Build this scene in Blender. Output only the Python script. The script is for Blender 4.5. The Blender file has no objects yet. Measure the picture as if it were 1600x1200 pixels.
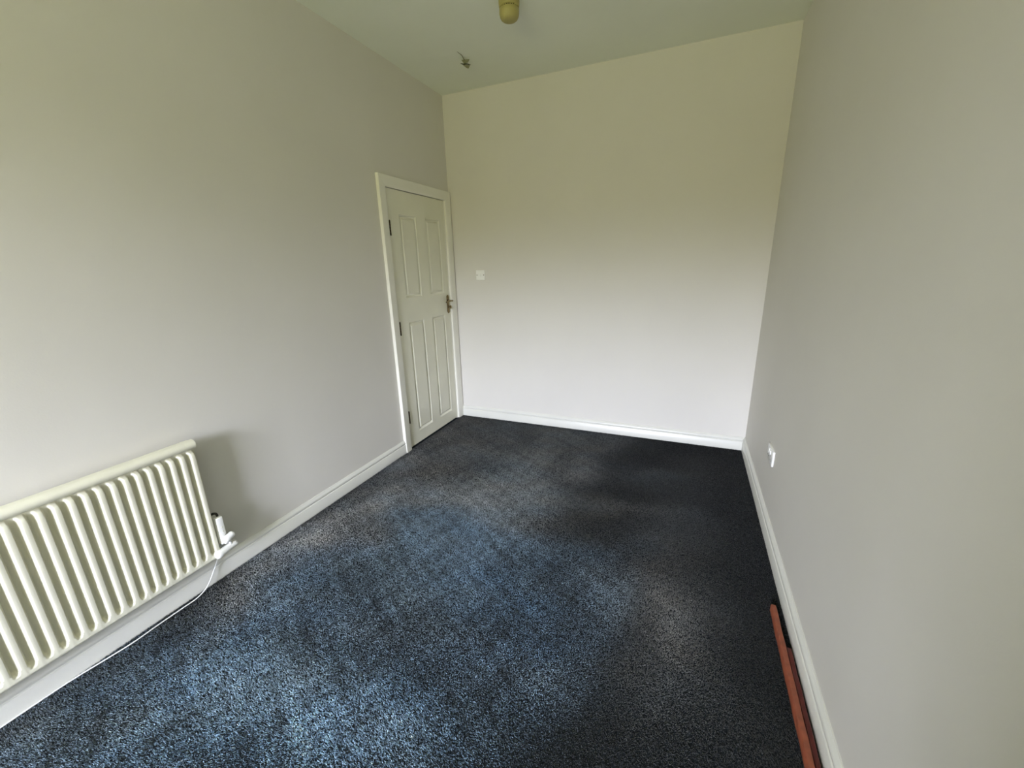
import bpy, bmesh, math, random
import numpy as np
from mathutils import Vector, noise

# ------------------------------------------------------------------ camera, light, exposure
S = bpy.context.scene
C = S.collection
W, H, YB = 2.514, 2.793, -6.40          # room width, height, window wall
FT = -0.005                             # top of the carpet backing

cd = bpy.data.cameras.new('camera')
cam = bpy.data.objects.new('camera', cd)
C.objects.link(cam)
cd.sensor_width = 36.0
cd.lens = 644.883 / 1600 * 36
cd.clip_start = 0.02
cam.location = (2.0198, -3.4187, 1.4388)
cam.rotation_euler = (1.2893, 0.0269, 0.3964)
S.camera = cam

S.view_settings.view_transform = 'Standard'
S.view_settings.look = 'None'
S.view_settings.gamma = 1
S.view_settings.use_curve_mapping = False
S.view_settings.exposure = -0.17

SKY, SKY_S = (0.98, 1.02, 1.22), 92.0       # overcast sky
TREES, TREES_S = (0.84, 0.74, 0.26), 13.0   # hedges and houses along the horizon
LAND, LAND_S = (0.78, 0.84, 0.42), 24.0     # lawn and paving below the window
world = bpy.data.worlds.new('overcast_sky')
S.world = world
world.use_nodes = True
nt = world.node_tree
nt.nodes.clear()
tc = nt.nodes.new('ShaderNodeTexCoord')
sx = nt.nodes.new('ShaderNodeSeparateXYZ')
mr = nt.nodes.new('ShaderNodeValToRGB')
cr = mr.color_ramp
def stop(z, c, k):
    e = cr.elements.new((z + 1) / 2)
    e.color = (*[x * k / 100 for x in c], 1)
cr.elements[0].color = (*[x * LAND_S / 100 for x in LAND], 1)
cr.elements[1].color = (*[x * SKY_S / 100 for x in SKY], 1)
stop(-0.30, LAND, LAND_S); stop(-0.08, TREES, TREES_S); stop(0.0, TREES, TREES_S); stop(0.055, TREES, TREES_S); stop(0.165, SKY, SKY_S)
ma = nt.nodes.new('ShaderNodeMath'); ma.operation = 'MULTIPLY_ADD'
ma.inputs[1].default_value = 0.5; ma.inputs[2].default_value = 0.5
bg = nt.nodes.new('ShaderNodeBackground')
wo = nt.nodes.new('ShaderNodeOutputWorld')
nt.links.new(tc.outputs['Generated'], sx.inputs[0])
nt.links.new(sx.outputs['Z'], ma.inputs[0])
nt.links.new(ma.outputs[0], mr.inputs['Fac'])
nt.links.new(mr.outputs['Color'], bg.inputs['Color'])
bg.inputs['Strength'].default_value = 100.0
nt.links.new(bg.outputs[0], wo.inputs[0])

WX0, WX1, WZ0, WZ1 = 0.65, 1.95, 0.80, 2.42       # window opening in the wall behind the camera
ld = bpy.data.lights.new('window_portal', 'AREA')
ld.shape = 'RECTANGLE'
ld.size, ld.size_y = WX1 - WX0, WZ1 - WZ0
ld.cycles.is_portal = True
lo = bpy.data.objects.new('window_portal', ld)
C.objects.link(lo)
lo.location = ((WX0 + WX1) / 2, YB - 0.26, (WZ0 + WZ1) / 2)
lo.rotation_euler = (math.radians(90), 0, 0)      # -Z of the light towards +Y

S.cycles.max_bounces = 14
S.cycles.diffuse_bounces = 10
S.cycles.transparent_max_bounces = 12
S.cycles.sample_clamp_indirect = 6
S.cycles.use_denoising = True

# ------------------------------------------------------------------ helpers
def tag(o, label=None, cat=None, group=None, kind=None):
    if label: o['label'] = label
    if cat: o['category'] = cat
    if group: o['group'] = group
    if kind: o['kind'] = kind
    return o

def empty(name, loc=(0, 0, 0)):
    o = bpy.data.objects.new(name, None)
    o.empty_display_size = 0.05
    o.location = loc
    C.objects.link(o)
    return o

def link_mesh(name, me, m, parent=None, smooth=False):
    o = bpy.data.objects.new(name, me)
    me.materials.append(m)
    C.objects.link(o)
    if smooth:
        me.polygons.foreach_set('use_smooth', [True] * len(me.polygons))
    if parent:
        o.parent = parent
        o.location = -parent.location         # meshes are written in room coordinates
    return o

def build(name, bm, m, parent=None, smooth=False, angle=None):
    bmesh.ops.recalc_face_normals(bm, faces=bm.faces)
    me = bpy.data.meshes.new(name)
    bm.to_mesh(me)
    bm.free()
    o = link_mesh(name, me, m, parent, smooth)
    if angle is not None:
        me.polygons.foreach_set('use_smooth', [True] * len(me.polygons))
        me.set_sharp_from_angle(angle=math.radians(angle))
    return o

def box(bm, x0, x1, y0, y1, z0, z1, bev=0.0, seg=2):
    v = [bm.verts.new((x, y, z)) for x in (x0, x1) for y in (y0, y1) for z in (z0, z1)]
    q = [(0, 1, 3, 2), (4, 6, 7, 5), (0, 4, 5, 1), (2, 3, 7, 6), (0, 2, 6, 4), (1, 5, 7, 3)]
    fs = [bm.faces.new([v[i] for i in f]) for f in q]
    if bev:
        es = list({e for f in fs for e in f.edges})
        bmesh.ops.bevel(bm, geom=es, offset=bev, segments=seg, affect='EDGES', profile=0.5)

def frame_of(d):
    d = Vector(d).normalized()
    a = Vector((0, 0, 1)) if abs(d.z) < 0.9 else Vector((1, 0, 0))
    u = d.cross(a).normalized()
    return u, d.cross(u).normalized()

def lathe(bm, base, axis, prof, n=24):
    """prof: list of (distance along axis, radius)"""
    base, axis = Vector(base), Vector(axis).normalized()
    u, w = frame_of(axis)
    rings = []
    for t, r in prof:
        c = base + axis * t
        if r < 1e-6:
            rings.append([bm.verts.new(c)])
        else:
            rings.append([bm.verts.new(c + (u * math.cos(2 * math.pi * i / n) + w * math.sin(2 * math.pi * i / n)) * r) for i in range(n)])
    for a, b in zip(rings, rings[1:]):
        if len(a) == 1 and len(b) == 1: continue
        for i in range(n):
            j = (i + 1) % n
            if len(a) == 1: bm.faces.new((a[0], b[i], b[j]))
            elif len(b) == 1: bm.faces.new((a[i], a[j], b[0]))
            else: bm.faces.new((a[i], a[j], b[j], b[i]))
    if len(rings[0]) > 1: bm.faces.new(rings[0])
    if len(rings[-1]) > 1: bm.faces.new(rings[-1])

def smooth_path(pts, sub=8):
    pts = [Vector(p) for p in pts]
    out = []
    P = [pts[0] * 2 - pts[1]] + pts + [pts[-1] * 2 - pts[-2]]
    for i in range(1, len(P) - 2):
        a, b, c, d = P[i - 1:i + 3]
        for k in range(sub):
            t = k / sub
            out.append(0.5 * ((2 * b) + (c - a) * t + (2 * a - 5 * b + 4 * c - d) * t * t + (3 * b - a - 3 * c + d) * t ** 3))
    out.append(pts[-1])
    return out

def tube(bm, pts, r, n=8):
    rings = []
    u = None
    for i, p in enumerate(pts):
        d = (pts[min(i + 1, len(pts) - 1)] - pts[max(i - 1, 0)]).normalized()
        if u is None: u, _ = frame_of(d)
        u = (u - d * u.dot(d)).normalized()
        w = d.cross(u)
        rr = r(i / (len(pts) - 1)) if callable(r) else r
        rings.append([bm.verts.new(p + (u * math.cos(2 * math.pi * k / n) + w * math.sin(2 * math.pi * k / n)) * rr) for k in range(n)])
    for a, b in zip(rings, rings[1:]):
        for k in range(n):
            bm.faces.new((a[k], a[(k + 1) % n], b[(k + 1) % n], b[k]))
    bm.faces.new(rings[0]); bm.faces.new(rings[-1])

def extrude_profile(bm, prof, axis, a0, a1, to3):
    """prof: closed 2D loop; to3(p, t) gives the 3D point at extrusion position t"""
    A = [bm.verts.new(to3(p, a0)) for p in prof]
    B = [bm.verts.new(to3(p, a1)) for p in prof]
    n = len(prof)
    for i in range(n):
        bm.faces.new((A[i], A[(i + 1) % n], B[(i + 1) % n], B[i]))
    bm.faces.new(A); bm.faces.new(B)

# ------------------------------------------------------------------ materials
def mat(name, col, rough=0.5, metal=0.0, spec=0.5, var=0.0, vscale=8.0, bumps=(), col2=None, coat=0.0):
    m = bpy.data.materials.new(name)
    m.use_nodes = True
    n, l = m.node_tree.nodes, m.node_tree.links
    b = n['Principled BSDF']
    b.inputs['Base Color'].default_value = (*col, 1)
    b.inputs['Roughness'].default_value = rough
    b.inputs['Metallic'].default_value = metal
    b.inputs['Specular IOR Level'].default_value = spec
    b.inputs['Coat Weight'].default_value = coat
    t = n.new('ShaderNodeTexCoord')
    if var:
        ns = n.new('ShaderNodeTexNoise')
        ns.inputs['Scale'].default_value = vscale
        ns.inputs['Detail'].default_value = 5
        l.new(t.outputs['Object'], ns.inputs['Vector'])
        mxx = n.new('ShaderNodeMix'); mxx.data_type = 'RGBA'
        c2 = col2 or tuple(max(0, c * (1 - var)) for c in col)
        r = n.new('ShaderNodeMapRange')
        r.inputs['From Min'].default_value = 0.35
        r.inputs['From Max'].default_value = 0.65
        l.new(ns.outputs['Fac'], r.inputs['Value'])
        l.new(r.outputs['Result'], mxx.inputs['Factor'])
        mxx.inputs['A'].default_value = (*col, 1)
        mxx.inputs['B'].default_value = (*c2, 1)
        l.new(mxx.outputs['Result'], b.inputs['Base Color'])
    prev = None
    for sc, st, dist in bumps:
        ns = n.new('ShaderNodeTexNoise')
        ns.inputs['Scale'].default_value = sc
        ns.inputs['Detail'].default_value = 3
        l.new(t.outputs['Object'], ns.inputs['Vector'])
        bu = n.new('ShaderNodeBump')
        bu.inputs['Strength'].default_value = st
        bu.inputs['Distance'].default_value = dist
        l.new(ns.outputs['Fac'], bu.inputs['Height'])
        if prev: l.new(prev.outputs['Normal'], bu.inputs['Normal'])
        prev = bu
    if prev: l.new(prev.outputs['Normal'], b.inputs['Normal'])
    return m

M_wall = mat('wall_paint', (0.70, 0.68, 0.63), 0.62, spec=0.3, var=0.03, vscale=1.6,
             bumps=((2.2, 0.25, 0.02), (170, 0.12, 0.0015)))
M_ceil = mat('ceiling_paint', (0.86, 0.89, 0.80), 0.8, spec=0.2, var=0.03, vscale=2,
             bumps=((2.5, 0.25, 0.02), (120, 0.15, 0.002)))
M_gloss = mat('white_gloss_paint', (0.70, 0.70, 0.645), 0.28, spec=0.5, var=0.03, vscale=6,
              bumps=((14, 0.15, 0.003), (90, 0.08, 0.0008)))
M_door = mat('cream_door_paint', (0.80, 0.79, 0.66), 0.24, spec=0.5, var=0.04, vscale=5,
             bumps=((60, 0.08, 0.0008),))
M_arch = mat('cream_architrave_paint', (0.84, 0.83, 0.75), 0.25, spec=0.5, var=0.03, vscale=6,
             bumps=((30, 0.12, 0.0012),))
M_rad = mat('cream_radiator_enamel', (0.74, 0.725, 0.59), 0.32, spec=0.5, var=0.05, vscale=9,
            bumps=((200, 0.06, 0.0006),))
M_plastic = mat('white_plastic', (0.88, 0.88, 0.85), 0.3, spec=0.5, var=0.02, vscale=30)
M_cable = mat('white_cable', (0.85, 0.86, 0.84), 0.35, var=0.03, vscale=40)
M_bronze = mat('dark_bronze', (0.26, 0.20, 0.11), 0.16, metal=1.0, var=0.3, vscale=60)
M_brass = mat('tarnished_hinge', (0.09, 0.065, 0.03), 0.45, metal=0.8, var=0.5, vscale=80)
M_black = mat('black_rubber', (0.01, 0.009, 0.006), 0.6, var=0.2, vscale=40)
M_alarm = mat('yellowed_plastic', (0.42, 0.37, 0.13), 0.42, var=0.12, vscale=18)
M_slot = mat('dark_vent', (0.035, 0.030, 0.006), 0.8, var=0.2, vscale=40)
M_flake = mat('peeling_paint', (0.30, 0.29, 0.18), 0.8, var=0.3, vscale=120)
M_flake2 = mat('dark_underside_of_paint', (0.05, 0.045, 0.015), 0.9, var=0.3, vscale=120)
M_wood = mat('terracotta_stained_wood', (0.28, 0.075, 0.035), 0.5, var=0.3, vscale=35,
             bumps=((120, 0.15, 0.001),))
M_wood2 = mat('dark_red_stained_wood', (0.11, 0.010, 0.006), 0.5, var=0.35, vscale=35,
              bumps=((120, 0.15, 0.001),))
M_back = mat('carpet_backing', (0.018, 0.022, 0.026), 0.95, spec=0.1, var=0.3, vscale=60)

# ------------------------------------------------------------------ room shell
T = 0.12
def wavy_wall(name, u0, u1, v0, v1, holes, to3, m, amp=0.0):
    """flat wall with rectangular holes, thickness T outward; to3(u, v, d) maps to room"""
    us = sorted({u0, u1, *[h[0] for h in holes], *[h[1] for h in holes]})
    vs = sorted({v0, v1, *[h[2] for h in holes], *[h[3] for h in holes]})
    bm = bmesh.new()
    V = {}
    def P(i, j, d):
        k = (i, j, d)
        if k not in V: V[k] = bm.verts.new(to3(us[i], vs[j], d))
        return V[k]
    solid = {}
    for i in range(len(us) - 1):
        for j in range(len(vs) - 1):
            cu, cv = (us[i] + us[i + 1]) / 2, (vs[j] + vs[j + 1]) / 2
            solid[i, j] = not any(h[0] < cu < h[1] and h[2] < cv < h[3] for h in holes)
    for (i, j), s in solid.items():
        if not s: continue
        bm.faces.new((P(i, j, 0), P(i + 1, j, 0), P(i + 1, j + 1, 0), P(i, j + 1, 0)))
        bm.faces.new((P(i, j, T), P(i + 1, j, T), P(i + 1, j + 1, T), P(i, j + 1, T)))
        for (di, dj, a, b) in ((-1, 0, (i, j), (i, j + 1)), (1, 0, (i + 1, j), (i + 1, j + 1)), (0, -1, (i, j), (i + 1, j)), (0, 1, (i, j + 1), (i + 1, j + 1))):
            if not solid.get((i + di, j + dj), False):
                bm.faces.new((P(*a, 0), P(*b, 0), P(*b, T), P(*a, T)))
    return build(name, bm, m)

DY0, DY1, DZ = -0.875, -0.078, 2.012              # door opening
wl = wavy_wall('wall_left', YB, 0, 0 - 0.02, H, [(DY0, DY1, -0.02, DZ)], lambda u, v, d: (-d, u, v), M_wall)
tag(wl, 'long left wall in warm grey paint, with the door and radiator', kind='structure')
wb = wavy_wall('wall_back', -T, W + T, -0.02, H, [], lambda u, v, d: (u, d, v), M_wall)
tag(wb, 'far wall in warm grey paint with the light switch', kind='structure')
wr = wavy_wall('wall_right', YB, 0, -0.02, H, [], lambda u, v, d: (W + d, u, v), M_wall)
bm = bmesh.new(); box(bm, W - 0.36, W + 0.01, -5.10, -3.50, -0.02, H)  # added block out of view, keeps window light off the near right wall
cb = tag(build('wall_light_blocker', bm, M_wall), 'added block behind the camera that shades the near right wall', kind='structure')
tag(wr, 'plain right wall in warm grey paint with the socket', kind='structure')
wf = wavy_wall('wall_front', -T, W + T, -0.02, H, [(WX0, WX1, WZ0, WZ1)], lambda u, v, d: (u, YB - d, v), M_wall)
tag(wf, 'window wall behind the camera', kind='structure')
bm = bmesh.new(); box(bm, -T, W + T, YB - T, T, H, H + 0.1)
cl = tag(build('ceiling', bm, M_ceil), 'off white painted ceiling', kind='structure')
bm = bmesh.new(); box(bm, -T, W + T, YB - T, T, -0.12, FT)
fl = tag(build('floor', bm, M_back), 'floor laid with dark blue grey pile carpet', kind='structure')
# added backing behind the closed door, stops light leaking through its gaps
bm = bmesh.new(); box(bm, -T - 0.03, -T, DY0 - 0.1, DY1 + 0.1, -0.05, DZ + 0.1)
ob = build('wall_door_backing', bm, M_wall); tag(ob, 'added backing panel behind the closed door against light leaks', kind='structure')

# window behind the camera: frame, mullion, panes, board
win = empty('window_1', ((WX0 + WX1) / 2, YB, WZ0))
tag(win, 'white framed window behind the camera', kind='structure')
bm = bmesh.new()
fw = 0.055
xm = (WX0 + WX1) / 2
for a in ((WX0, WX0 + fw, WZ0, WZ1), (WX1 - fw, WX1, WZ0, WZ1), (WX0 + fw, WX1 - fw, WZ0, WZ0 + fw), (WX0 + fw, WX1 - fw, WZ1 - fw, WZ1), (xm - fw / 2, xm + fw / 2, WZ0 + fw, WZ1 - fw)):
    box(bm, a[0], a[1], YB - 0.10, YB - 0.05, a[2], a[3])
build('window_frame', bm, M_plastic, win)
g = bpy.data.materials.new('window_glass'); g.use_nodes = True
gn, gl = g.node_tree.nodes, g.node_tree.links
gn.clear()
go = gn.new('ShaderNodeOutputMaterial'); gm = gn.new('ShaderNodeMixShader'); gt = gn.new('ShaderNodeBsdfTransparent'); gg = gn.new('ShaderNodeBsdfGlossy')
gg.inputs['Roughness'].default_value = 0.02
gm.inputs[0].default_value = 0.06
gl.new(gt.outputs[0], gm.inputs[1]); gl.new(gg.outputs[0], gm.inputs[2]); gl.new(gm.outputs[0], go.inputs[0])
for a, b in ((WX0 + fw, xm - fw / 2), (xm + fw / 2, WX1 - fw)):
    bm = bmesh.new(); box(bm, a, b, YB - 0.078, YB - 0.074, WZ0 + fw, WZ1 - fw)
    build('pane', bm, g, win)
bm = bmesh.new(); box(bm, WX0 - 0.04, WX1 + 0.04, YB - 0.05, YB + 0.05, WZ0 - 0.03, WZ0, 0.004)
build('window_board', bm, M_gloss, win)

# skirting with a moulded top
SH, ST = 0.103, 0.018
sk = [(0, -0.012), (ST, -0.012), (ST, 0.066), (ST - 0.002, 0.0685), (ST - 0.0065, 0.0695), (ST - 0.0065, 0.0735), (ST - 0.003, 0.0755),
      (ST - 0.0015, 0.080), (ST - 0.0025, 0.086), (ST - 0.006, 0.092), (ST - 0.010, 0.0965), (ST - 0.012, 0.1005), (ST - 0.014, SH), (0, SH)]
def skirt(name, label, a0, a1, to3):
    bm = bmesh.new()
    extrude_profile(bm, sk, None, a0, a1, to3)
    return tag(build(name, bm, M_gloss, angle=40), label, kind='structure')
skirt('baseboard_left', 'white moulded skirting board along the left wall', YB, -0.945, lambda p, t: (p[0], t, p[1]))
skirt('baseboard_back', 'white moulded skirting board along the far wall', 0.0, W, lambda p, t: (t, -p[0], p[1]))
skirt('baseboard_right', 'white moulded skirting board along the right wall', -3.50, 0.0, lambda p, t: (W - p[0], t, p[1]))
skirt('baseboard_front', 'white moulded skirting board under the window', 0.0, W, lambda p, t: (t, YB + p[0], p[1]))

# ------------------------------------------------------------------ door
door = empty('door_1', (0, -0.475, 0))
tag(door, 'closed cream four panel door in the left wall beside the far corner', kind='structure')
LY0, LY1, LZ0, LZ1, LX = -0.850, -0.103, 0.006, 1.981, 0.0
panels = [(-0.728, -0.520, 1.212, 1.817), (-0.389, -0.184, 1.212, 1.817),
          (-0.728, -0.520, 0.106, 1.022), (-0.397, -0.192, 0.106, 1.022)]
bm = bmesh.new()
us = sorted({LY0, LY1, *[p[0] for p in panels], *[p[1] for p in panels]})
vs = sorted({LZ0, LZ1, *[p[2] for p in panels], *[p[3] for p in panels]})
V = {}
def PV(i, j):
    if (i, j) not in V: V[i, j] = bm.verts.new((LX, us[i], vs[j]))
    return V[i, j]
for i in range(len(us) - 1):
    for j in range(len(vs) - 1):
        cu, cv = (us[i] + us[i + 1]) / 2, (vs[j] + vs[j + 1]) / 2
        if not any(p[0] < cu < p[1] and p[2] < cv < p[3] for p in panels):
            bm.faces.new((PV(i, j), PV(i + 1, j), PV(i + 1, j + 1), PV(i, j + 1)))
bk = [bm.verts.new((LX - 0.038, y, z)) for y, z in ((LY0, LZ0), (LY1, LZ0), (LY1, LZ1), (LY0, LZ1))]
bm.faces.new(bk)
def edge_chain(pts):
    return [PV(*p) for p in pts]
nu, nv = len(us) - 1, len(vs) - 1
sides = [([(i, 0) for i in range(nu + 1)], bk[0], bk[1]), ([(nu, j) for j in range(nv + 1)], bk[1], bk[2]),
         ([(i, nv) for i in range(nu, -1, -1)], bk[2], bk[3]), ([(0, j) for j in range(nv, -1, -1)], bk[3], bk[0])]
for pts, a, b in sides:
    bm.faces.new(edge_chain(pts) + [b, a])
build('leaf', bm, M_door, door)
prof = [(0, 0), (0.0015, -0.0014), (0.0130, -0.0100), (0.0150, -0.0108), (0.0170, -0.0100), (0.0285, -0.0012), (0.0300, 0), (0.038, 0)]
for p in panels:
    bm = bmesh.new()
    rings = []
    for ins, dx in prof:
        rings.append([bm.verts.new((LX + dx, y, z)) for y, z in ((p[0] + ins, p[2] + ins), (p[1] - ins, p[2] + ins), (p[1] - ins, p[3] - ins), (p[0] + ins, p[3] - ins))])
    for a, b in zip(rings, rings[1:]):
        for k in range(4):
            bm.faces.new((a[k], a[(k + 1) % 4], b[(k + 1) % 4], b[k]))
    bm.faces.new(rings[-1])
    build('panel', bm, M_door, door, angle=38)

# lining, stop and architrave
bm = bmesh.new()
box(bm, -T, 0.0, DY0, LY0 - 0.003, -0.01, DZ)
box(bm, -T, 0.0, LY1 + 0.003, DY1, -0.01, DZ)
box(bm, -T, 0.0, LY0 - 0.003, LY1 + 0.003, LZ1 + 0.010, DZ)
build('door_lining', bm, M_arch, door)
ap = [(0, 0), (0.0, 0.0235), (0.002, 0.025), (0.052, 0.0205), (0.060, 0.0185), (0.0655, 0.0165), (0.067, 0.0150), (0.067, 0)]
def arch(y_out, y_in, z0, z1, miter):
    """vertical architrave; profile from outer to inner edge, mitred at the top"""
    bm = bmesh.new()
    s = 1 if y_in > y_out else -1
    k = abs(y_in - y_out) / 0.067
    A, B = [], []
    for u, x in ap:
        y = y_out + s * u * k
        A.append(bm.verts.new((x, y, z0)))
        B.append(bm.verts.new((x, y, z1 - (u * k if miter else 0))))
    n = len(ap)
    for i in range(n):
        bm.faces.new((A[i], A[(i + 1) % n], B[(i + 1) % n], B[i]))
    bm.faces.new(A); bm.faces.new(B)
    return build('architrave', bm, M_arch, door, angle=35)
AT = 2.059
arch(-0.943, -0.868, -0.012, AT, True)
arch(-0.012, -0.087, -0.012, AT, True)
bm = bmesh.new()
A, B = [], []
for u, x in ap:
    k = 0.075 / 0.067
    A.append(bm.verts.new((x, -0.943 + u * k, AT - u * k)))
    B.append(bm.verts.new((x, -0.012 - u * k, AT - u * k)))
n = len(ap)
for i in range(n):
    bm.faces.new((A[i], A[(i + 1) % n], B[(i + 1) % n], B[i]))
bm.faces.new(A); bm.faces.new(B)
build('architrave', bm, M_arch, door, angle=35)

# hinges
for hz in (1.715, 0.990, 0.268):
    bm = bmesh.new()
    for k in range(5):
        z0 = hz - 0.05 + k * 0.02
        lathe(bm, (0.0085, LY0 - 0.0010, z0 + 0.0006), (0, 0, 1), [(0, 0.0052), (0.0188, 0.0052)], 12)
    lathe(bm, (0.0085, LY0 - 0.0010, hz - 0.053), (0, 0, 1), [(0, 0.003), (0.003, 0.0045)], 12)
    lathe(bm, (0.0085, LY0 - 0.0010, hz + 0.05), (0, 0, 1), [(0, 0.0045), (0.004, 0.002)], 12)
    box(bm, LX - 0.001, LX + 0.0012, LY0, LY0 + 0.010, hz - 0.05, hz + 0.05)
    build('hinge', bm, M_brass, door, angle=40)

# handle: back plate, lever, thumb turn
HY = -0.128
hd = bmesh.new()
N = 14
loop = []
z0, z1, hw = 1.028, 1.192, 0.019
for i in range(N + 1):
    a = math.pi * i / N
    loop.append((HY + hw * math.cos(a), z1 - hw + hw * math.sin(a)))
for i in range(N + 1):
    a = math.pi + math.pi * i / N
    loop.append((HY + hw * math.cos(a), z0 + hw + hw * math.sin(a)))
def inset(l, d):
    cy, cz = HY, (z0 + z1) / 2
    return [(cy + (y - cy) * (1 - d / hw), cz + (z - cz) * (1 - d / ((z1 - z0) / 2))) for y, z in l]
R0 = [hd.verts.new((LX, y, z)) for y, z in loop]
R1 = [hd.verts.new((LX + 0.004, y, z)) for y, z in loop]
R2 = [hd.verts.new((LX + 0.010, y, z)) for y, z in inset(loop, 0.009)]
for a, b in ((R0, R1), (R1, R2)):
    for i in range(len(a)):
        hd.faces.new((a[i], a[(i + 1) % len(a)], b[(i + 1) % len(a)], b[i]))
hd.faces.new(R0); hd.faces.new(R2)
handle = build('handle_plate', hd, M_bronze, door, angle=35)
bm = bmesh.new()
lathe(bm, (LX + 0.008, HY, 1.140), (1, 0, 0), [(0, 0.012), (0.004, 0.012), (0.008, 0.008), (0.040, 0.0075)], 18)
lev = smooth_path([(LX + 0.046, HY + 0.006, 1.140), (LX + 0.050, HY - 0.014, 1.141), (LX + 0.052, HY - 0.045, 1.142), (LX + 0.050, HY - 0.078, 1.139), (LX + 0.047, HY - 0.102, 1.134)])
tube(bm, lev, lambda t: 0.0085 - 0.002 * t, 12)
h2 = build('lever', bm, M_bronze, None, smooth=True); h2.parent = handle
bm = bmesh.new()
lathe(bm, (LX + 0.008, HY, 1.084), (1, 0, 0), [(0, 0.011), (0.006, 0.011), (0.008, 0.006), (0.020, 0.005)], 16)
box(bm, LX + 0.020, LX + 0.034, HY - 0.004, HY + 0.004, 1.070, 1.098, 0.002)
h3 = build('thumb_turn', bm, M_bronze, None, smooth=False); h3.parent = handle

# ------------------------------------------------------------------ radiator
RY0, RY1, RZ0, RZ1, RX = -3.46, -2.431, 0.150, 0.744, 0.066
rad = empty('radiator', (0.05, (RY0 + RY1) / 2, 0))
tag(rad, 'cream ribbed panel radiator mounted low on the left wall', 'radiator')
pitch = 0.0396
def sstep(a, b, x):
    t = min(1, max(0, (x - a) / (b - a)))
    return t * t * (3 - 2 * t)
zs = []
z = RZ0
while z < RZ1 - 1e-4:
    zs.append(z)
    near = min(z - RZ0, RZ1 - z)
    z += 0.0022 if near < 0.075 else 0.020
zs.append(RZ1)
ys = list(np.arange(RY0, RY1, pitch / 14)) + [RY1]
def rx(y, z):
    e = RY1 - y
    ph = ((RY1 - 0.021 - y) / pitch)
    k = math.cos(2 * math.pi * ph)
    rib = sstep(-0.85, 0.35, k) * 0.9 + 0.1 * (k * 0.5 + 0.5)
    # ribs: rounded top end below the header with a crease, flowing into the lower header
    topend = RZ1 - 0.048 - 0.010 * (1 - rib)
    t = sstep(topend + 0.006, topend - 0.014, z)
    rx_ = 0.024 * rib * t
    if e < 0.008 or y - RY0 < 0.008: rx_ *= 0.3
    hw_ = 0.021
    d = (z - (RZ1 - hw_)) / hw_
    top = 0.026 * math.sqrt(max(0, 1 - d * d)) if abs(d) < 1 else 0
    zb = RZ0 + 0.034 + 0.020 * rib          # the valleys end in a U above the lower header
    web = 0.0235 * sstep(zb + 0.012, zb - 0.008, z)
    d = (z - RZ0) / 0.016
    edge = math.sqrt(max(0.0, 1 - (1 - min(1, d)) ** 2))
    return RX + max(top, rx_ * edge, web * edge)
vv, ff = [], []
ny, nz = len(ys), len(zs)
for y in ys:
    for z in zs:
        vv.append((rx(y, z), y, z))
for i in range(ny - 1):
    for j in range(nz - 1):
        a = i * nz + j
        ff.append((a, a + nz, a + nz + 1, a + 1))
b0 = len(vv)
bxk = RX - 0.004
vv += [(bxk, RY0, RZ0), (bxk, RY1, RZ0), (bxk, RY1, RZ1), (bxk, RY0, RZ1)]
ff.append((b0, b0 + 3, b0 + 2, b0 + 1))
ff.append(tuple([(ny - 1) * nz + j for j in range(nz)] + [b0 + 2, b0 + 1]))
ff.append(tuple([j for j in range(nz - 1, -1, -1)] + [b0, b0 + 3]))
ff.append(tuple([i * nz for i in range(ny)] + [b0 + 1, b0]))
ff.append(tuple([i * nz + nz - 1 for i in range(ny - 1, -1, -1)] + [b0 + 3, b0 + 2]))
me = bpy.data.meshes.new('front_panel')
me.from_pydata(vv, [], ff)
link_mesh('front_panel', me, M_rad, rad, smooth=True)
me.set_sharp_from_angle(angle=math.radians(55))
# rear panel, end flange and brackets
bm = bmesh.new()
box(bm, 0.034, 0.048, RY0 + 0.004, RY1 - 0.004, RZ0 + 0.004, RZ1 - 0.006, 0.004)
build('rear_panel', bm, M_rad, rad)
bm = bmesh.new()
lathe(bm, (RX - 0.030, RY1 - 0.03, RZ1 - 0.02), (1, 0, 0), [(0, 0.014), (0.045, 0.014)], 16)
box(bm, 0.046, RX - 0.002, RY1 - 0.012, RY1 - 0.002, RZ0 + 0.01, RZ1 - 0.01)
build('end_flange', bm, M_rad, rad)
for by in (RY1 - 0.20, RY0 + 0.20):
    bm = bmesh.new()
    box(bm, 0.0015, 0.036, by - 0.015, by + 0.015, RZ0 + 0.06, RZ1 - 0.08, 0.001)
    build('bracket', bm, M_rad, rad)
# valve at the right hand end: long lower stub and short upper cap
bm = bmesh.new()
lathe(bm, (0.092, -2.470, 0.172), (0, 1, 0.12), [(0, 0.010), (0.003, 0.0165), (0.010, 0.0195), (0.024, 0.0190), (0.030, 0.0170), (0.092, 0.0165), (0.099, 0.0145), (0.103, 0.009), (0.104, 0)], 28)
va = build('valve_body', bm, M_plastic, rad, smooth=True)
bm = bmesh.new()
lathe(bm, (0.1075, -2.434, 0.228), (0, 1, 0.35), [(0, 0.006), (0.003, 0.0150), (0.008, 0.0175), (0.024, 0.0175), (0.030, 0.0155), (0.050, 0.0150), (0.055, 0.0125), (0.058, 0.006), (0.0585, 0)], 28)
lathe(bm, (0.096, -2.396, 0.180), (0.12, -0.1, 1), [(0, 0.006), (0.050, 0.006)], 16)
build('valve_cap', bm, M_plastic, rad, smooth=True)
bm = bmesh.new()
lathe(bm, (0.088, -2.385, 0.180), (-1, 0, 0), [(0, 0.0085), (0.0865, 0.0085)], 16)
build('valve_pipe', bm, M_plastic, rad, smooth=True)

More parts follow.
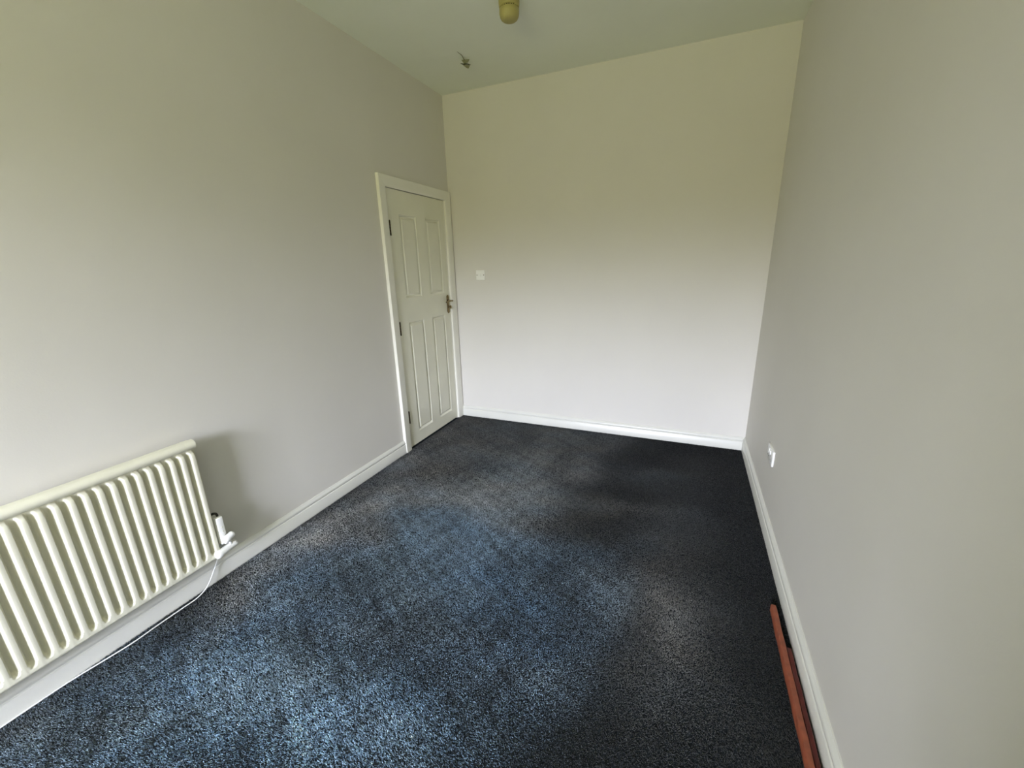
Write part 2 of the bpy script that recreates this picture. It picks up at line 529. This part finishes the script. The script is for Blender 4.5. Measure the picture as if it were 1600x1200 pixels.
# narrow white box behind the radiator end
jb = empty('cable_box', (0.0, -2.406, 0.20))
tag(jb, 'narrow white plastic box on the wall just behind the radiator end', 'cable box')
bm = bmesh.new(); box(bm, 0.0, 0.088, -2.428, -2.399, 0.206, 0.343, 0.003)
build('housing', bm, M_plastic, jb, angle=40)
bm = bmesh.new()
for q in (0.292, 0.270):
    lathe(bm, (0.088, -2.412, q), (1, 0, 0), [(0, 0.0035), (0.0012, 0.0030)], 12)
build('screw', bm, M_rad, jb)
bm = bmesh.new()
tube(bm, smooth_path([(0.066, -2.408, 0.340), (0.066, -2.408, 0.350), (0.064, -2.412, 0.359), (0.058, -2.422, 0.361), (0.050, -2.428, 0.352)]), 0.0055, 8)
build('lead', bm, M_black, jb, smooth=True)

# thin white cable: hangs below the valve, then runs along the skirting
bm = bmesh.new()
cp = [(0.028, -2.392, 0.200), (0.026, -2.428, 0.120), (0.032, -2.463, 0.070), (0.042, -2.510, 0.022), (0.047, -2.560, 0.004), (0.046, -2.620, 0.002), (0.046, -2.712, 0.002), (0.049, -2.810, 0.002),
      (0.038, -2.900, 0.002), (0.026, -2.985, 0.002), (0.0225, -3.08, 0.002), (0.0225, -3.25, 0.002), (0.0225, -3.6, 0.002)]
tube(bm, smooth_path(cp), 0.0026, 8)
tag(build('cable', bm, M_cable, smooth=True), 'thin white cable drooping under the radiator onto the carpet along the skirting', 'cable')

# ------------------------------------------------------------------ light switch on the far wall
sw = empty('light_switch', (0.283, 0, 1.357))
tag(sw, 'white square light switch on the far wall beside the door', 'light switch')
bm = bmesh.new(); box(bm, 0.2405, 0.3255, -0.009, 0.0, 1.314, 1.400, 0.003)
build('switch_plate', bm, M_plastic, sw, angle=40)
bm = bmesh.new()
A = [bm.verts.new(p) for p in ((0.2755, -0.0085, 1.343), (0.2905, -0.0085, 1.343), (0.2905, -0.0085, 1.371), (0.2755, -0.0085, 1.371))]
B = [bm.verts.new(p) for p in ((0.2755, -0.0145, 1.343), (0.2905, -0.0145, 1.343), (0.2905, -0.0105, 1.371), (0.2755, -0.0105, 1.371))]
bm.faces.new(A); bm.faces.new(B)
for i in range(4): bm.faces.new((A[i], A[(i + 1) % 4], B[(i + 1) % 4], B[i]))
build('rocker', bm, M_plastic, sw)
for sxp in (0.2495, 0.3165):
    bm = bmesh.new(); lathe(bm, (sxp, -0.0088, 1.357), (0, -1, 0), [(0, 0.0042), (0.0012, 0.0038)], 14)
    build('screw', bm, M_brass, sw)

# ------------------------------------------------------------------ socket on the right wall
so = empty('double_socket', (W, -0.963, 0.397))
tag(so, 'white double socket low on the right wall near the far corner', 'socket')
bm = bmesh.new(); box(bm, W - 0.011, W, -1.036, -0.890, 0.354, 0.440, 0.003)
build('socket_plate', bm, M_plastic, so, angle=40)
for k, yc in enumerate((-1.000, -0.926)):
    bm = bmesh.new()
    yr = yc + (0.022 if k == 0 else -0.022)
    box(bm, W - 0.0155, W - 0.0105, yr - 0.007, yr + 0.007, 0.404, 0.428, 0.001)
    build('rocker', bm, M_plastic, so)
    bm = bmesh.new()
    box(bm, W - 0.0114, W - 0.0104, yc - 0.002, yc + 0.002, 0.398, 0.407)
    box(bm, W - 0.0114, W - 0.0104, yc - 0.014, yc - 0.0075, 0.376, 0.380)
    box(bm, W - 0.0114, W - 0.0104, yc + 0.0075, yc + 0.014, 0.376, 0.380)
    build('pin_hole', bm, M_black, so)

# ------------------------------------------------------------------ smoke alarm
ax, ay = 1.002, -0.935
al = empty('smoke_alarm', (ax, ay, H))
tag(al, 'yellowed round smoke alarm on the ceiling', 'smoke alarm')
bm = bmesh.new()
lathe(bm, (ax, ay, H), (0, 0, -1), [(0, 0.056), (0.012, 0.056), (0.030, 0.054), (0.033, 0.050)], 40)
build('base', bm, M_alarm, al, angle=35)
bm = bmesh.new()
lathe(bm, (ax, ay, H - 0.033), (0, 0, -1), [(0, 0.045), (0.007, 0.045)], 40)
build('vent_ring', bm, M_slot, al, angle=35)
bm = bmesh.new()
lathe(bm, (ax, ay, H - 0.038), (0, 0, -1), [(0, 0.049), (0.003, 0.0535), (0.022, 0.0530), (0.036, 0.0500), (0.045, 0.0450), (0.051, 0.0370), (0.0545, 0.0260), (0.056, 0.012), (0.056, 0)], 40)
build('cover', bm, M_alarm, al, smooth=True)
bm = bmesh.new()
for k in range(24):
    a = 2 * math.pi * k / 24
    u = Vector((math.cos(a), math.sin(a), 0)); w = Vector((-u.y, u.x, 0))
    c = Vector((ax, ay, H)) + u * 0.0475
    pts = [c + u * s * 0.003 + w * t * 0.0022 for s in (-1, 1) for t in (-1, 1)]
    lo_ = [bm.verts.new(p + Vector((0, 0, -0.040))) for p in pts]
    hi_ = [bm.verts.new(p + Vector((0, 0, -0.032))) for p in pts]
    for f in ((0, 1, 3, 2),): bm.faces.new([lo_[i] for i in f]); bm.faces.new([hi_[i] for i in f])
    for a_, b_ in ((0, 1), (1, 3), (3, 2), (2, 0)): bm.faces.new((lo_[a_], lo_[b_], hi_[b_], hi_[a_]))
tag(build('vent_rib', bm, M_alarm, al), kind='stuff')

# ------------------------------------------------------------------ scrap of loose paint hanging from the ceiling
fx, fy = 0.480, -0.470
fk = empty('peeling_paint', (fx, fy, H))
tag(fk, 'small curled scrap of loose paint hanging from the ceiling beside a crack', 'loose paint')
def flap(name, pts, m, th=0.0015):
    bm = bmesh.new()
    P = [Vector(p) for p in pts]
    nrm = (P[1] - P[0]).cross(P[2] - P[0]).normalized() * th
    A = [bm.verts.new(p) for p in P]; B = [bm.verts.new(p + nrm) for p in P]
    bm.faces.new(A); bm.faces.new(B)
    for i in range(len(P)): bm.faces.new((A[i], A[(i + 1) % len(P)], B[(i + 1) % len(P)], B[i]))
    return build(name, bm, m, fk)
flap('curl', [(fx - 0.028, fy - 0.004, H - 0.004), (fx - 0.006, fy - 0.010, H - 0.030), (fx + 0.022, fy - 0.004, H - 0.026), (fx + 0.030, fy + 0.004, H - 0.006)], M_flake)
flap('curl', [(fx - 0.024, fy + 0.004, H - 0.030), (fx + 0.004, fy + 0.004, H - 0.052), (fx + 0.018, fy + 0.006, H - 0.058), (fx + 0.030, fy + 0.008, H - 0.040)], M_flake)
bm = bmesh.new()
tube(bm, smooth_path([(fx - 0.036, fy - 0.002, H - 0.022), (fx - 0.010, fy - 0.008, H - 0.032), (fx + 0.014, fy - 0.008, H - 0.035), (fx + 0.040, fy, H - 0.042)]), lambda t: 0.0012 + 0.0028 * math.sin(math.pi * t), 6)
build('dark_fold', bm, M_flake2, fk)
bm = bmesh.new()
tube(bm, [Vector(p) for p in ((fx - 0.002, fy - 0.010, H - 0.010), (fx + 0.006, fy - 0.060, H - 0.003), (fx + 0.002, fy - 0.115, H - 0.002))], lambda t: 0.0030 * (1 - t) + 0.0008, 6)
build('crack_sliver', bm, M_flake, fk)

# ------------------------------------------------------------------ strips of stained wood by the right skirting
def strip(name, label, x0, x1, y0, y1, z1, m, skew=0.0):
    bm = bmesh.new()
    n = 24
    rings = []
    prof_ = [(x0, FT), (x0, z1 - 0.004), (x0 + 0.003, z1), (x1 - 0.003, z1), (x1, z1 - 0.004), (x1, FT)]
    for i in range(n + 1):
        t = i / n
        y = y0 + (y1 - y0) * t
        dx = skew * t + 0.0008 * math.sin(i * 1.7)
        rings.append([bm.verts.new((x + dx, y, zz + (0.0006 * math.sin(i * 2.3) if zz > 0.01 else 0))) for x, zz in prof_])
    for a, b in zip(rings, rings[1:]):
        for k in range(len(prof_)):
            bm.faces.new((a[k], a[(k + 1) % len(prof_)], b[(k + 1) % len(prof_)], b[k]))
    bm.faces.new(rings[0]); bm.faces.new(rings[-1])
    o = build(name, bm, m, angle=40)
    return tag(o, label, 'wood strip')
strip('wood_strip', 'long terracotta coloured wood strip lying on the carpet by the right skirting', 2.448, 2.468, -2.80, -1.700, 0.030, M_wood)
strip('wood_strip', 'dark red wood strip wedged between the terracotta strip and the right skirting', 2.4695, 2.488, -2.80, -1.900, 0.018, M_wood2)

# ------------------------------------------------------------------ carpet pile
def fbm(x, y, seed, freqs, amps):
    rs = np.random.RandomState(seed)
    out = np.zeros_like(x)
    for f, a in zip(freqs, amps):
        for k in range(5):
            th = rs.uniform(0, 2 * np.pi); ph = rs.uniform(0, 2 * np.pi); ff_ = f * rs.uniform(0.7, 1.4)
            out += a / 2.2 * np.sin(ff_ * (np.cos(th) * x + np.sin(th) * y) * 2 * np.pi + ph)
    return out
rs = np.random.RandomState(4)
NT = 1100000
px = rs.uniform(0.012, W - 0.012, NT); py = rs.uniform(-3.45, -0.012, NT)
warp = fbm(px, py, 5, (0.8, 2.0), (0.10, 0.04))
def blob(cx_, cy_, rx_, ry_, ang=0.0):
    c, s = math.cos(ang), math.sin(ang)
    dx, dy = px - cx_ + warp, py - cy_ + warp * 0.7
    u, v = (dx * c + dy * s) / rx_, (-dx * s + dy * c) / ry_
    return np.exp(-(u * u + v * v))
def ramp(a, b, x):
    t = np.clip((x - a) / (b - a), 0, 1)
    return t * t * (3 - 2 * t)
# unfaded blue rectangle where a bed stood, grey trodden carpet around it, darker edges; pile sheen painted into the colours
wx, wy = px + warp, py + warp * 0.8
bed = ramp(0.24, 0.46, wx + 0.05 * (wy + 2.0)) * ramp(-1.48, -1.72, wy - 0.10 * (wx - 0.8)) * ramp(1.95, 1.45, wx)
near = ramp(-2.1, -2.9, py)
bed = np.clip(bed + 0.75 * near * ramp(2.0, 1.4, px), 0, 1)  # near floor toned bluer, painting in the sheen of the sky
grey = 0.75 * np.ones_like(px)
grey *= 1 - 0.93 * ramp(1.45, 2.10, wx) * ramp(-1.9, -0.9, wy)  # pile shading painted in: near black towards the far right
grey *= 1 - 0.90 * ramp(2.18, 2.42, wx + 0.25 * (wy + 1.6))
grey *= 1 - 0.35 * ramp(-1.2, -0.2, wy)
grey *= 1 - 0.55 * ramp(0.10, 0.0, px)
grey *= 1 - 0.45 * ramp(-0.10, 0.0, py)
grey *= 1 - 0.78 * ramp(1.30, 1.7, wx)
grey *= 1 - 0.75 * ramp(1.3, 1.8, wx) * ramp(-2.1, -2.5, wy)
grey += 1.25 * blob(0.24, -2.15, 0.12, 0.55, 0.05) + 0.30 * blob(0.50, -1.50, 0.30, 0.14) + 0.25 * blob(0.98, -1.42, 0.4, 0.12)
grey += 0.22 * blob(2.02, -1.86, 0.26, 0.13, -0.5) + 0.22 * blob(1.85, -1.10, 0.30, 0.13, -0.1) + 0.18 * blob(2.12, -2.15, 0.16, 0.25)
grey += 0.12 * blob(1.93, -0.60, 0.16, 0.10)
blue = 0.66 + 0.70 * blob(0.36, -2.38, 0.12, 0.34) + 0.50 * blob(1.05, -2.72, 0.30, 0.28, 0.4) + 0.40 * blob(0.50, -2.95, 0.45, 0.25) + 0.28 * blob(1.08, -2.13, 0.10, 0.07) + 0.22 * blob(0.95, -2.35, 0.12, 0.12)
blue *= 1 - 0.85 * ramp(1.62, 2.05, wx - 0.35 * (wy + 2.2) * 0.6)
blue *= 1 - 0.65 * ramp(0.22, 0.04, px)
blue *= 1 - 0.35 * blob(0.80, -1.80, 0.55, 0.22)
m1 = fbm(px, py, 9, (1.5, 3.1, 7.0, 15.0, 30.0), (0.04, 0.06, 0.07, 0.08, 0.06))
spk = np.clip(rs.normal(1.0, 0.36, NT), 0.30, 2.4)
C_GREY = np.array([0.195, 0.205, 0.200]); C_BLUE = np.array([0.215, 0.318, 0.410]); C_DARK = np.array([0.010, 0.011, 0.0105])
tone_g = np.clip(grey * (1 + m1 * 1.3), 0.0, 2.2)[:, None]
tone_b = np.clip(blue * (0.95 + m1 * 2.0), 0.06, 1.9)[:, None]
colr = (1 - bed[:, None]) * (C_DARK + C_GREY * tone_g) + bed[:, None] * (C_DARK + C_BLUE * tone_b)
hue = fbm(px, py, 21, (0.7, 1.6, 4.0), (0.06, 0.05, 0.04))[:, None]
colr = colr * np.concatenate([1 + 0.7 * hue, 1 + 0.1 * hue, 1 - 0.5 * hue], 1)
lint = (rs.uniform(0, 1, NT) < (0.02 + 0.16 * np.clip(fbm(px, py, 77, (4.0, 9.0, 18.0), (0.5, 0.5, 0.5)) - 0.7, 0, 1)) * (0.3 + near + bed))[:, None]
colr = colr * spk[:, None]
colr = np.where(lint, colr * 1.6 + 0.05, colr)
colr = np.clip(colr, 0.004, 0.8)
lean_a = fbm(px, py, 31, (0.6, 1.6), (1.2, 0.8)) + rs.normal(0, 0.7, NT) - 1.6
lean = 0.0040 * rs.uniform(0.3, 1.4, NT)
hgt = 0.0055 * rs.uniform(0.7, 1.25, NT)
wdt = 0.0015 * rs.uniform(0.7, 1.3, NT)
ta = rs.uniform(0, np.pi, NT)
v = np.empty((NT, 3, 3), dtype=np.float32)
cx_, cy_ = np.cos(ta) * wdt, np.sin(ta) * wdt
v[:, 0] = np.stack([px - cx_, py - cy_, np.full(NT, FT)], 1)
v[:, 1] = np.stack([px + cx_, py + cy_, np.full(NT, FT)], 1)
v[:, 2] = np.stack([px + np.cos(lean_a) * lean, py + np.sin(lean_a) * lean, FT + hgt], 1)
v[:, 2, 0] = np.clip(v[:, 2, 0], 0.019, W - 0.019)
me = bpy.data.meshes.new('carpet_pile')
me.vertices.add(NT * 3)
me.vertices.foreach_set('co', v.ravel())
me.loops.add(NT * 3)
me.loops.foreach_set('vertex_index', np.arange(NT * 3, dtype=np.int32))
me.polygons.add(NT)
me.polygons.foreach_set('loop_start', np.arange(0, NT * 3, 3, dtype=np.int32))
me.update()
ca = me.color_attributes.new('yarn', 'FLOAT_COLOR', 'POINT')
c4 = np.ones((NT, 3, 4), dtype=np.float32)
c4[:, :, :3] = colr[:, None, :]
ca.data.foreach_set('color', c4.ravel())
M_pile = bpy.data.materials.new('carpet_yarn'); M_pile.use_nodes = True
n, l = M_pile.node_tree.nodes, M_pile.node_tree.links
b = n['Principled BSDF']
at = n.new('ShaderNodeAttribute'); at.attribute_name = 'yarn'
l.new(at.outputs['Color'], b.inputs['Base Color'])
b.inputs['Roughness'].default_value = 0.55
b.inputs['Specular IOR Level'].default_value = 0.35
b.inputs['Sheen Weight'].default_value = 0.15
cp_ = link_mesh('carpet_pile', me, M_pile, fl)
tag(cp_, 'dark blue grey carpet pile, faded in patches, with sheen painted in', kind='stuff')
